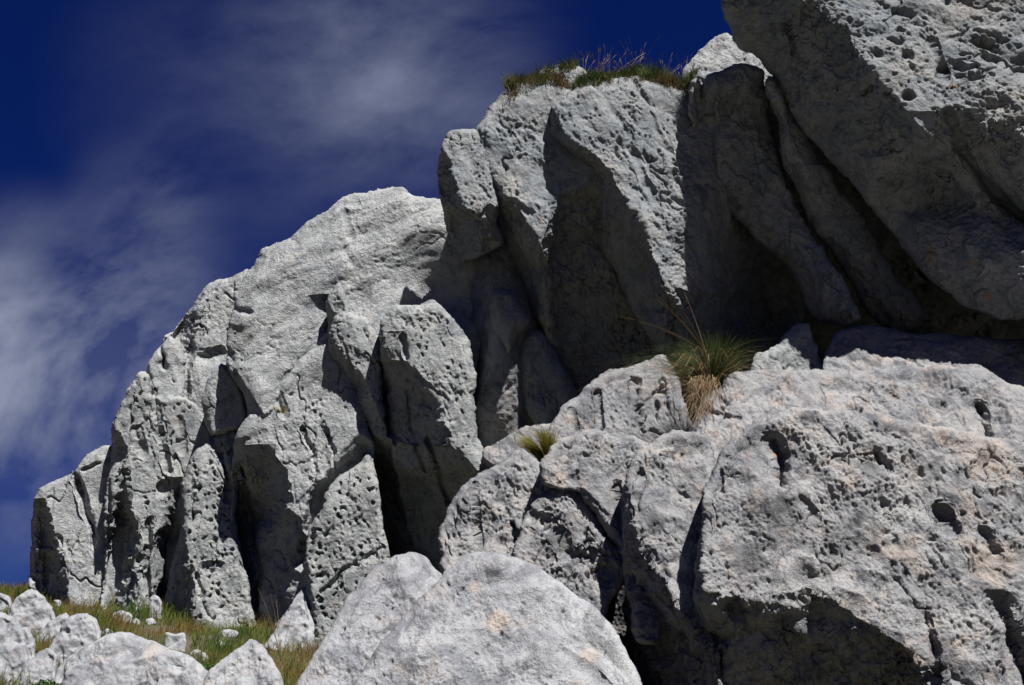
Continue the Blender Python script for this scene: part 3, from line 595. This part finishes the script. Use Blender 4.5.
rock('boulder', 'pointed white boulder between the wide faceted one and the grass',
     [(190,780),(202,690),(209,670),(230,654),(242,645),(252,639),(262,646),(273,661),(284,686),(300,780)], 5.6, g=(.0,.7), R=9, E=9, T=80, rough=.8, facet=.14, fl=34, chips=(7,16,4), mat=M_BOULDER, group=G4, edge=.8, crack=0)
G5 = 'white rocks in the meadow on the left'
for lab, poly, d in (
    ('leaning white rock at the foot of the pitted slab, beside dry stalks', [(264,650),(268,641),(276,626),(288,608),(303,589),(310,600),(312,655)], ground_d(288, 643) - .3),
    ('upright white rock at the left edge with grass behind it', [(4,664),(8,614),(16,598),(30,588),(42,594),(51,606),(60,636),(54,664)], ground_d(30, 636) - .3),
    ('small rock cut by the left picture edge, behind the upright one', [(-20,640),(-12,594),(0,592),(9,597),(13,612),(10,640)], ground_d(0, 612) - .3),
    ('flat-topped slab of white rock lying to the right of the upright one', [(24,680),(26,650),(38,634),(50,622),(66,612),(72,622),(66,634),(52,648),(44,680)], ground_d(45, 640) - .3),
    ('white rock at the very bottom left corner', [(-25,740),(-20,620),(-4,611),(12,616),(23,630),(28,660),(26,740)], ground_d(8, 672) - .3),
    ('knobbly white rock in front of the meadow, above the dark shrub', [(42,684),(46,652),(57,634),(68,619),(86,613),(96,620),(101,636),(98,652),(86,668),(74,684)], ground_d(75, 656) - .3),
    ('broken white rock between the bottom corner rock and the upright one', [(-8,700),(4,650),(14,634),(26,628),(34,640),(36,660),(34,700)], ground_d(20, 668) - .3),
    ('low pointed rock touching the left end of the wide faceted boulder', [(50,720),(54,676),(64,660),(74,654),(82,664),(86,720)], ground_d(66, 690) - .2),
    ('rock beside the dark shrub, left of the wide faceted boulder', [(18,720),(20,668),(34,655),(48,648),(58,656),(56,672),(60,720)], ground_d(38, 684) - .3)):
    rock('meadow_rock', lab, poly, d, g=(.0,.6), R=5, E=7, T=60, rough=.6, facet=.22, fl=24, chips=(7,10,3), mat=M_BOULDER, group=G5, edge=1., crack=0, big=.6)
for lab, (x, y, rx, ry), d in (
    ('round white stone in the middle of the meadow grass', (175,642,11,11), 7.3),
    ('flat white stone in the grass beside the round one', (229,634,9,5), 8.0),
    ('small white stone in front of the shaded recess', (219,644,4.5,4), 7.6),
    ('long low white stone in the grass below the leaning pillar', (123,617,12,6), 8.6),
    ('small white stone at the right end of the long low one', (136,622,5,4), 8.4),
    ('white rubble stone at the foot of the leaning pillar', (131,598,11,8), 10.6),
    ('white foot stone between the two shaded slots', (155,607,8,14), 10.4),
    ('half buried stone in front of the wide faceted boulder gap', (197,656,9,6), 6.6),
    ('small stone peeping out behind the wide faceted boulder', (107,634,7,5), 7.1)):
    gd = ground_d(x, y + ry * .75); d = gd; a = np.linspace(0, 2 * np.pi, 9)[:-1]; rr = 1 + .22 * RNG.uniform(-1, 1, 8)
    poly = [(x + rx * r * math.cos(t), y + ry * r * math.sin(t) + (ry * .5 if math.sin(t) > .3 else 0)) for t, r in zip(a, rr)]
    rock('stone', lab, poly, d, g=(.0,.5), R=3, E=3.5, T=12, rough=.4, facet=.2, fl=12, chips=(5,6,1.6), mat=M_BOULDER, group='loose stones in the meadow', edge=.5, crack=0, big=.25, step=.9)

r_ = np.random.default_rng(12)
RUB = ['little white chip at the left edge between the cut rock and the corner rock', 'white chip in the grass right of the top of the upright rock', 'white chip right of the flat-topped slab', 'white chip in front of the upright rock',
       'chip wedged below the flat-topped slab', 'low chip beside the bottom corner rock', 'chip touching the right side of the knobbly rock', 'chip between the knobbly rock and the wide faceted boulder', 'chip at the foot of the flat-topped slab',
       'chip below the knobbly rock on the right', 'chip at the left edge above the corner rock', 'chip left of the upright rock', 'chip in the dip between the wide faceted and the pointed boulder', 'chip just behind the tip of the pointed boulder',
       'chip in the meadow left of the round stone', 'chip in the meadow above the crest of the wide faceted boulder']
for k in range(16):
    x, y = [(4,606),(58,604),(64,628),(40,642),(30,650),(14,676),(92,640),(98,648),(56,652),(90,668),(2,640),(20,612),(205,660),(262,650),(150,622),(112,640)][k]
    rx, ry = r_.uniform(4, 9), r_.uniform(3.5, 7)
    a = np.linspace(0, 2 * np.pi, 8)[:-1] + r_.uniform(0, 1); rr = 1 + .28 * r_.uniform(-1, 1, 7)
    poly = [(x + rx * q * math.cos(t), y + ry * q * math.sin(t)) for t, q in zip(a, rr)]
    rock('rubble_stone', RUB[k], poly, ground_d(x, y + ry * .6), g=(.0,.5), R=3, E=3.5, T=10, rough=.5, facet=.22, fl=10, chips=(5,5,1.6), mat=M_BOULDER, cat='stone', group='small rubble in the bottom left grass', edge=.5, crack=0, big=.25, step=.9)
# ------------------------------------------------------------------ grass
def blades(B, hgt, width, lean, nseg=3, curl=.6, seed=1):
    """B: base points (n,3); hgt, width: arrays; lean: (n,3) sideways push of the tip. Returns quads strips as V, F"""
    r = np.random.default_rng(seed); n = len(B); V = []; 
    ang = r.uniform(0, 2 * np.pi, n); side = np.stack([np.cos(ang), np.sin(ang), 0 * ang], 1)
    for k in range(nseg + 1):
        t = k / nseg
        c = B + np.array([0, 0, 1]) * (hgt * (t - .25 * curl * t * t * np.clip(np.linalg.norm(lean, axis=1) / (hgt + 1e-6), 0, 1.5)))[:, None] + lean * (t ** 1.6)[..., None] if False else \
            B + np.outer(hgt * t, [0, 0, 1]) + lean * (t ** 1.7) - np.outer(.5 * curl * np.linalg.norm(lean, axis=1) * t ** 3, [0, 0, 1])
        w = (width * (1 - t) ** .7 * .5 + .0003)[:, None]
        V += [c - side * w, c + side * w]
    V = np.stack(V, 1)                                   # n, 2(nseg+1), 3
    m = 2 * (nseg + 1); base = (np.arange(n) * m)[:, None]
    F = np.concatenate([base + np.array([2 * k, 2 * k + 1, 2 * k + 3, 2 * k + 2]) for k in range(nseg)], 0)
    return V.reshape(-1, 3), F
def blade_obj(name, parts, mat, origin=None, parent=None):
    Vs, Fs, off = [], [], 0
    for V, F in parts: Vs.append(V); Fs.append(F + off); off += len(V)
    return link_mesh(name, np.concatenate(Vs), np.concatenate(Fs), mat, parent, smooth_=False, origin=origin)
# meadow: blades over the patch of ground in front of the crag
n = 190000
bx = RNG.uniform(-10.5, .8, n); by = RNG.uniform(5.2, 17.5, n)
keep = RNG.uniform(0, 1, n) < np.clip(1.25 - (by - 5) * .05, .25, 1)
cl = perlin(np.stack([bx / .55, by / .55, bx * 0], 1), 91); keep &= RNG.uniform(0, 1, n) < smooth(-.45, .15, cl)
d_ = by * math.cos(PITCH); pxx = 512 + FPX * bx / (d_ + .4)
keep &= (pxx > -40) & (pxx < 600)
bx, by, cl = bx[keep], by[keep], cl[keep]; n = len(bx)
B = np.stack([bx, by, ground_z(bx, by) - .01], 1)
hh = RNG.uniform(.05, .15, n) * (1 + .7 * smooth(0, .4, cl)); lean = RNG.normal(0, .35, (n, 3)) * hh[:, None]; lean[:, 2] = 0; lean[:, 0] += .15 * hh
mea = blade_obj('grass', [blades(B, hh, RNG.uniform(.004, .010, n), lean, 2, seed=3)], M_MEADOW, origin=np.array([0., 0, 0])); tag(mea, kind='stuff')

# ray onto what has been built, so that plants are rooted on real surfaces
bpy.context.view_layer.update()
_dg = bpy.context.evaluated_depsgraph_get()
def hit(px, py, default=9.0):
    v = AF + (px - 512) / FPX * AR + (342.5 - py) / FPX * AU
    ok, loc, nrm, idx, ob, _ = scene.ray_cast(_dg, Vector(CAM), Vector(v / np.linalg.norm(v)))
    return (np.array(loc), ob.name) if ok and ob.name not in ('grass',) else (at(px, py, default), None)

def tussock(name, label, root, n, h, spread, width, mat, cat='grass tuft', group=None, bias=(0, 0), rad=.06, thatch=0, seed=1, curl=.8):
    r = np.random.default_rng(seed)
    a = r.uniform(0, 2 * np.pi, n); q = np.sqrt(r.uniform(0, 1, n)) * rad
    B = root + np.stack([np.cos(a) * q, np.sin(a) * q, -.02 + 0 * a], 1)
    hh = h * r.uniform(.45, 1.05, n)
    ln = np.stack([np.cos(a), np.sin(a), 0 * a], 1) * (spread * hh * r.uniform(.1, 1.2, n))[:, None] + np.array([bias[0], bias[1], 0]) * hh[:, None]
    parts = [blades(B, hh, width * r.uniform(.6, 1.3, n), ln, 5, curl, seed)]
    o = blade_obj(name, parts, mat)
    return tag(o, label, cat, group)
def stalk_obj(name, label, root, tips, mat, cat='dry stalks', w=.003, group=None, head=.0):
    parts = []; r = np.random.default_rng(len(tips) * 7 + 1)
    for tp in tips:
        tp = np.array(tp, float); n = 9; t = np.linspace(0, 1, n)
        mid = (root + tp) / 2 + np.array([0, 0, .12 * np.linalg.norm(tp - root)])
        c = (1 - t)[:, None] ** 2 * root + 2 * ((1 - t) * t)[:, None] * mid + (t ** 2)[:, None] * tp
        u = np.cross(c[-1] - c[0], AF); u /= np.linalg.norm(u) + 1e-9; v = np.cross(c[-1] - c[0], u); v /= np.linalg.norm(v)
        V = []
        for k in range(n):
            ww = w * (1 - .6 * t[k]) + (head if .78 < t[k] < .97 else 0)
            V += [c[k] + u * ww, c[k] - .5 * u * ww + .87 * v * ww, c[k] - .5 * u * ww - .87 * v * ww]
        F = [[3 * k + a, 3 * k + (a + 1) % 3, 3 * k + 3 + (a + 1) % 3, 3 * k + 3 + a] for k in range(n - 1) for a in range(3)]
        parts.append((np.array(V), np.array(F)))
    return tag(blade_obj(name, parts, mat), label, cat, group)

def stain(mat, spots):
    """iron or lichen patches with ragged edges, fixed to places on the rock"""
    t = mat.node_tree; bs = [n for n in t.nodes if n.type == 'BSDF_PRINCIPLED'][0]; src = bs.inputs['Base Color'].links[0].from_socket
    geo = t.nodes.new('ShaderNodeNewGeometry')
    for pos, rad, colr, amt, fr in spots:
        nz = t.nodes.new('ShaderNodeTexNoise'); nz.inputs['Scale'].default_value = fr; nz.inputs['Detail'].default_value = 6; nz.inputs['Roughness'].default_value = .7
        t.links.new(geo.outputs['Position'], nz.inputs['Vector'])
        ds = t.nodes.new('ShaderNodeVectorMath'); ds.operation = 'DISTANCE'; ds.inputs[1].default_value = pos; t.links.new(geo.outputs['Position'], ds.inputs[0])
        ma = t.nodes.new('ShaderNodeMath'); ma.operation = 'MULTIPLY_ADD'; ma.inputs[1].default_value = rad * 2.4; t.links.new(nz.outputs[0], ma.inputs[0]); t.links.new(ds.outputs['Value'], ma.inputs[2])
        mr = t.nodes.new('ShaderNodeMapRange'); mr.inputs[1].default_value = rad * 2.1; mr.inputs[2].default_value = rad * 1.6; mr.inputs[4].default_value = amt; t.links.new(ma.outputs[0], mr.inputs[0])
        mx = t.nodes.new('ShaderNodeMixRGB'); mx.inputs[2].default_value = (*colr, 1); t.links.new(mr.outputs[0], mx.inputs[0]); t.links.new(src, mx.inputs[1]); src = mx.outputs[0]
    t.links.new(src, bs.inputs['Base Color'])
stain(M_BOULDER, [(hit(498, 622)[0], .06, (.44, .34, .26), .4, 9), (hit(590, 655)[0], .05, (.44, .33, .24), .35, 9), (hit(475, 588)[0], .03, (.45, .35, .28), .3, 12), (hit(150, 652)[0], .09, (.42, .33, .26), .35, 8), (hit(545, 655)[0], .06, (.2, .2, .21), .7, 16)])
stain(M_RIGHT, [(hit(988, 296)[0], .05, (.34, .12, .03), .6, 14), (hit(930, 255)[0], .10, (.28, .18, .10), .5, 10), (hit(972, 262)[0], .05, (.24, .15, .09), .5, 10)])
stain(M_NEAR, [(hit(985, 460)[0], .22, (.31, .25, .205), .45, 8), (hit(990, 560)[0], .20, (.31, .25, .205), .45, 9), (hit(905, 555)[0], .12, (.30, .24, .195), .4, 10), (hit(775, 455)[0], .03, (.30, .14, .06), .8, 20), (hit(700, 490)[0], .06, (.30, .235, .19), .4, 14),
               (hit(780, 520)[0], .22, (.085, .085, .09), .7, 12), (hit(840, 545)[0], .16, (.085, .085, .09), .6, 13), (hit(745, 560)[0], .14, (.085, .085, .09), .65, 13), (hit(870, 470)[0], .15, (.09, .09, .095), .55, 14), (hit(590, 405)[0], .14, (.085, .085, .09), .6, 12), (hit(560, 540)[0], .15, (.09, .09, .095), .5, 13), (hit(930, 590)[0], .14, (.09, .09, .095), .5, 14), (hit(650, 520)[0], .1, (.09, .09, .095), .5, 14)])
# ------------------------------------------------------------------ plants
def drop(x, y, z0=30.0):
    ok, loc, nrm, idx, ob, _ = scene.ray_cast(_dg, Vector((x, y, z0)), Vector((0, 0, -1)))
    return np.array(loc) if ok else None
# turf on the cap of the right-hand group
rim = np.array([(511,97),(522,88),(535,83),(550,81),(565,86),(580,84),(600,80),(625,78),(647,77),(664,82),(690,90)], float)
rb = []; r_ = np.random.default_rng(5)
for k in range(2600):
    px = r_.uniform(511, 697); py = np.interp(px, rim[:, 0], rim[:, 1]) + 3
    p, nm = hit(px, py)
    if nm is None: continue
    q = p + np.array([0, 1, 0]) * r_.uniform(-.02, .42)
    t_ = drop(q[0], q[1], q[2] + 1.2)
    if t_ is not None and abs(t_[2] - p[2]) < .6: rb.append(t_)
rb = np.array(rb); RB = np.repeat(rb, 9, axis=0) + RNG.normal(0, .02, (len(rb) * 9, 3)) * [1, 1, .1]
n = len(RB); clr = perlin(RB / .22, 33); hh = RNG.uniform(.03, .11, n) * (1 + 1.8 * clr); ln = RNG.normal(0, .5, (n, 3)) * hh[:, None]; ln[:, 2] = 0
tf = blade_obj('turf', [blades(RB, hh, RNG.uniform(.003, .008, n), ln, 2, seed=9)], M_RIDGE); tag(tf, kind='stuff')
for i, (px, lab, tall) in enumerate(((545, 'straw stems thinly set at the left of the grassy cap', .22), (585, 'tuft of seeding stems left of the middle of the grassy cap', .36), (612, 'tallest feathery stems in the middle of the grassy cap', .42),
                                     (600, 'loose pale stems just left of the tallest ones on the grassy cap', .34), (628, 'loose pale stems just right of the tallest ones on the grassy cap', .36), (688, 'last wispy stems before the pale skyline rock', .36),
                                     (640, 'feathery seeding stems right of the middle of the grassy cap', .38), (668, 'seeding stems on the green right end of the grassy cap', .34))):
    py = np.interp(px, rim[:, 0], rim[:, 1]) + 3; p, _n = hit(px, py); p = p + np.array([0, .2, 0]); q = drop(p[0], p[1], p[2] + 1.2); p = p if q is None else q
    tips = [p + np.array([r_.normal(0, .16), r_.normal(0, .12), tall * r_.uniform(.5, 1.05)]) for _ in range(17)]
    stalk_obj('seeding_grass', lab, p, tips, M_STRAW, 'grass tuft', .0013, 'seeding grass stems on the cap', head=.0022)
for i, (px, py, lab) in enumerate(((517, 93, 'brown cushion of turf at the far left tip of the grassy cap'), (680, 80, 'bright green tuft at the right end of the grassy cap'), (655, 76, 'second green tuft left of the bright one on the grassy cap'))):
    p, _n = hit(px, py + 8); q = drop(p[0], p[1] + .12, p[2] + 1.2); p = p if q is None else q
    tussock('grass_tuft', lab, p, 420, .17, .9, .006, M_RIDGE if i == 0 else M_TUFT, group='green tufts on the cap', rad=.14, seed=20 + i)
# the big tussock in the ledge
root = at(710, 392, 7.0)
o = tussock('tussock', 'large dark green tussock drooping over the ledge beside the black hollow', root, 1900, .50, 1.0, .0042, M_TUFT, 'grass tussock', rad=.10, bias=(-.2, -.2), seed=41, curl=1.0)
th = []; r_ = np.random.default_rng(8)
tr_ = at(704, 378, 6.74)
B = tr_ + np.stack([r_.uniform(-.10, .10, 420) ** 1, r_.uniform(-.05, .05, 420), r_.uniform(-.06, .03, 420)], 1)
V, F = blades(B, -r_.uniform(.05, 1, 420) ** 1.5 * .34 - .03, np.full(420, .0035), np.stack([r_.normal(-.10, .07, 420), r_.uniform(-.16, -.04, 420), 0 * B[:, 0]], 1), 4, -.2, 4)
V, F = V[:210 * 10], F[(F < 210 * 10).all(1)]
sp_ = r_.uniform(0, 2 * np.pi, 420); ds_ = root + np.stack([np.cos(sp_) * .08, np.sin(sp_) * .08, 0 * sp_], 1); dh_ = r_.uniform(.12, .48, 420)
dl_ = np.stack([np.cos(sp_), np.sin(sp_), 0 * sp_], 1) * (dh_ * r_.uniform(.3, 1.9, 420))[:, None] + np.array([-.5, -.2, 0]) * dh_[:, None] * r_.uniform(0, 1, 420)[:, None]
link_mesh('dead_blades', *blades(ds_, dh_, np.full(420, .0035), dl_, 5, 1.2, 77), M_STRAW, o, smooth_=False)
oo = blade_obj('thatch', [(V, F)], M_STRAW, parent=o)
root2 = at(706, 352, 7.75)
stalk_obj('dry_stalks', 'long bent straw stalks reaching left from behind the big tussock', root2,
          [at(617, 316, 7.6), at(650, 290, 7.7), at(668, 290, 7.8), at(655, 298, 7.6), at(684, 292, 7.9), at(640, 322, 7.7), at(660, 330, 7.8), at(672, 345, 7.8)], M_STRAW, w=.0035, head=.0015)
for k, (x, y, d, nn, hh_, mat, lab, cat) in enumerate((
      (546, 461, 6.9, 1100, .29, M_YELLOW, 'small yellowish tuft in the notch left of the smooth rounded block', 'grass tuft'),
      (281, 411, 10.55, 120, .10, M_YELLOW, 'tiny ochre tuft in a pocket of the middle slab', 'grass tuft'),
      (502, 346, 10.3, 0, 0, None, '', ''))):
    if nn: tussock('grass_tuft', lab, at(x, y, d), nn, hh_, .7, .004, mat, cat, rad=.045, bias=(-.5, -.1), seed=60 + k)
stalk_obj('dry_stalks', 'thin arching dead stems in the dark cleft above the low narrow block', at(526, 436, 7.6), [at(478, 414, 7.8), at(482, 424, 7.7), at(495, 417, 7.8), at(476, 430, 7.8)], M_STRAW, w=.0022)
g_ = lambda px, py, d: np.array([*at(px, py, d)[:2], float(ground_z(at(px, py, d)[0], at(px, py, d)[1])) - .02])
rt = g_(283, 640, 9.2)
stalk_obj('dry_stalks', 'tall dry stems standing at the mouth of the shaded recess', rt, [at(258, 588, 9.2), at(270, 592, 9.3), at(264, 610, 9.0), at(294, 604, 9.2), at(276, 600, 9.4)], M_STRAW, w=.003)
for k, (px, py, d, lab) in enumerate(((292, 662, 8.4, 'brown dead tuft beside the washed boulders'), (60, 612, 9.2, 'straw coloured tuft behind the upright white rock'), (206, 640, 8.2, 'green and straw tuft behind the flat white stone'),
                                     (150, 628, 8.6, 'straw tuft above the round white stone'), (95, 622, 8.4, 'ochre tuft behind the knobbly white rock'), (255, 640, 8.8, 'deep green tuft before the shaded recess'))):
    tussock('grass_tuft', lab, g_(px, py, d), 330, .22, .8, .005, M_STRAW if k in (0,) else M_MEADOW, group='loose tufts in the meadow', rad=.12, seed=80 + k)
# low dark shrub among the white rocks
def shrub(label, centre, rx, rz, nl, seed):
    r = np.random.default_rng(seed); root = bpy.data.objects.new('low_shrub', None); col.objects.link(root); root.location = centre
    tag(root, label, 'shrub', 'low dark shrubs among the rocks'); bpy.context.view_layer.update()
    d = r.normal(0, 1, (nl, 3)); d /= np.linalg.norm(d, axis=1, keepdims=True); d[:, 2] = np.abs(d[:, 2])
    cl = 1 + .3 * perlin(d * 2.2 + seed, 4); q = d * (r.uniform(.55, 1, nl) ** .5 * cl)[:, None] * [rx, rx * .8, rz]
    c = np.array(centre) + q; a = r.normal(0, 1, (nl, 3)); a /= np.linalg.norm(a, axis=1, keepdims=True); b_ = np.cross(a, r.normal(0, 1, (nl, 3))); b_ /= np.linalg.norm(b_, axis=1, keepdims=True)
    s = r.uniform(.008, .017, nl)[:, None]
    V = np.stack([c - a * s, c + b_ * s * .5, c + a * s, c - b_ * s * .5], 1).reshape(-1, 3); F = np.arange(nl * 4).reshape(-1, 4)
    link_mesh('foliage', V, F, M_SHRUB, root, smooth_=False)
    stalk_obj('stem', None, np.array(centre) + [0, 0, -.05], [np.array(centre) + v * [rx * .8, rx * .6, rz * .8] for v in d[:14]], M_TWIG, None, .004)
    for o in list(col.objects):
        if o.name.startswith('stem') and o.parent is None: o.parent = root; o.location = Vector(o.location) - Vector(centre); o['category'] = None; del o['category']
shrub('dark green shrub hugging the ground left of the wide faceted boulder', g_(48, 690, 6.55) + [0, 0, .04], .24, .16, 3600, 1)
shrub('small dark shrub below the knobbly white rock', g_(90, 664, 7.2) + [0, 0, .03], .13, .09, 1300, 2)
shrub('sprawling green shrub patch between the wide faceted boulder and the recess', g_(215, 652, 7.6) + [0, 0, .02], .22, .08, 1800, 3)
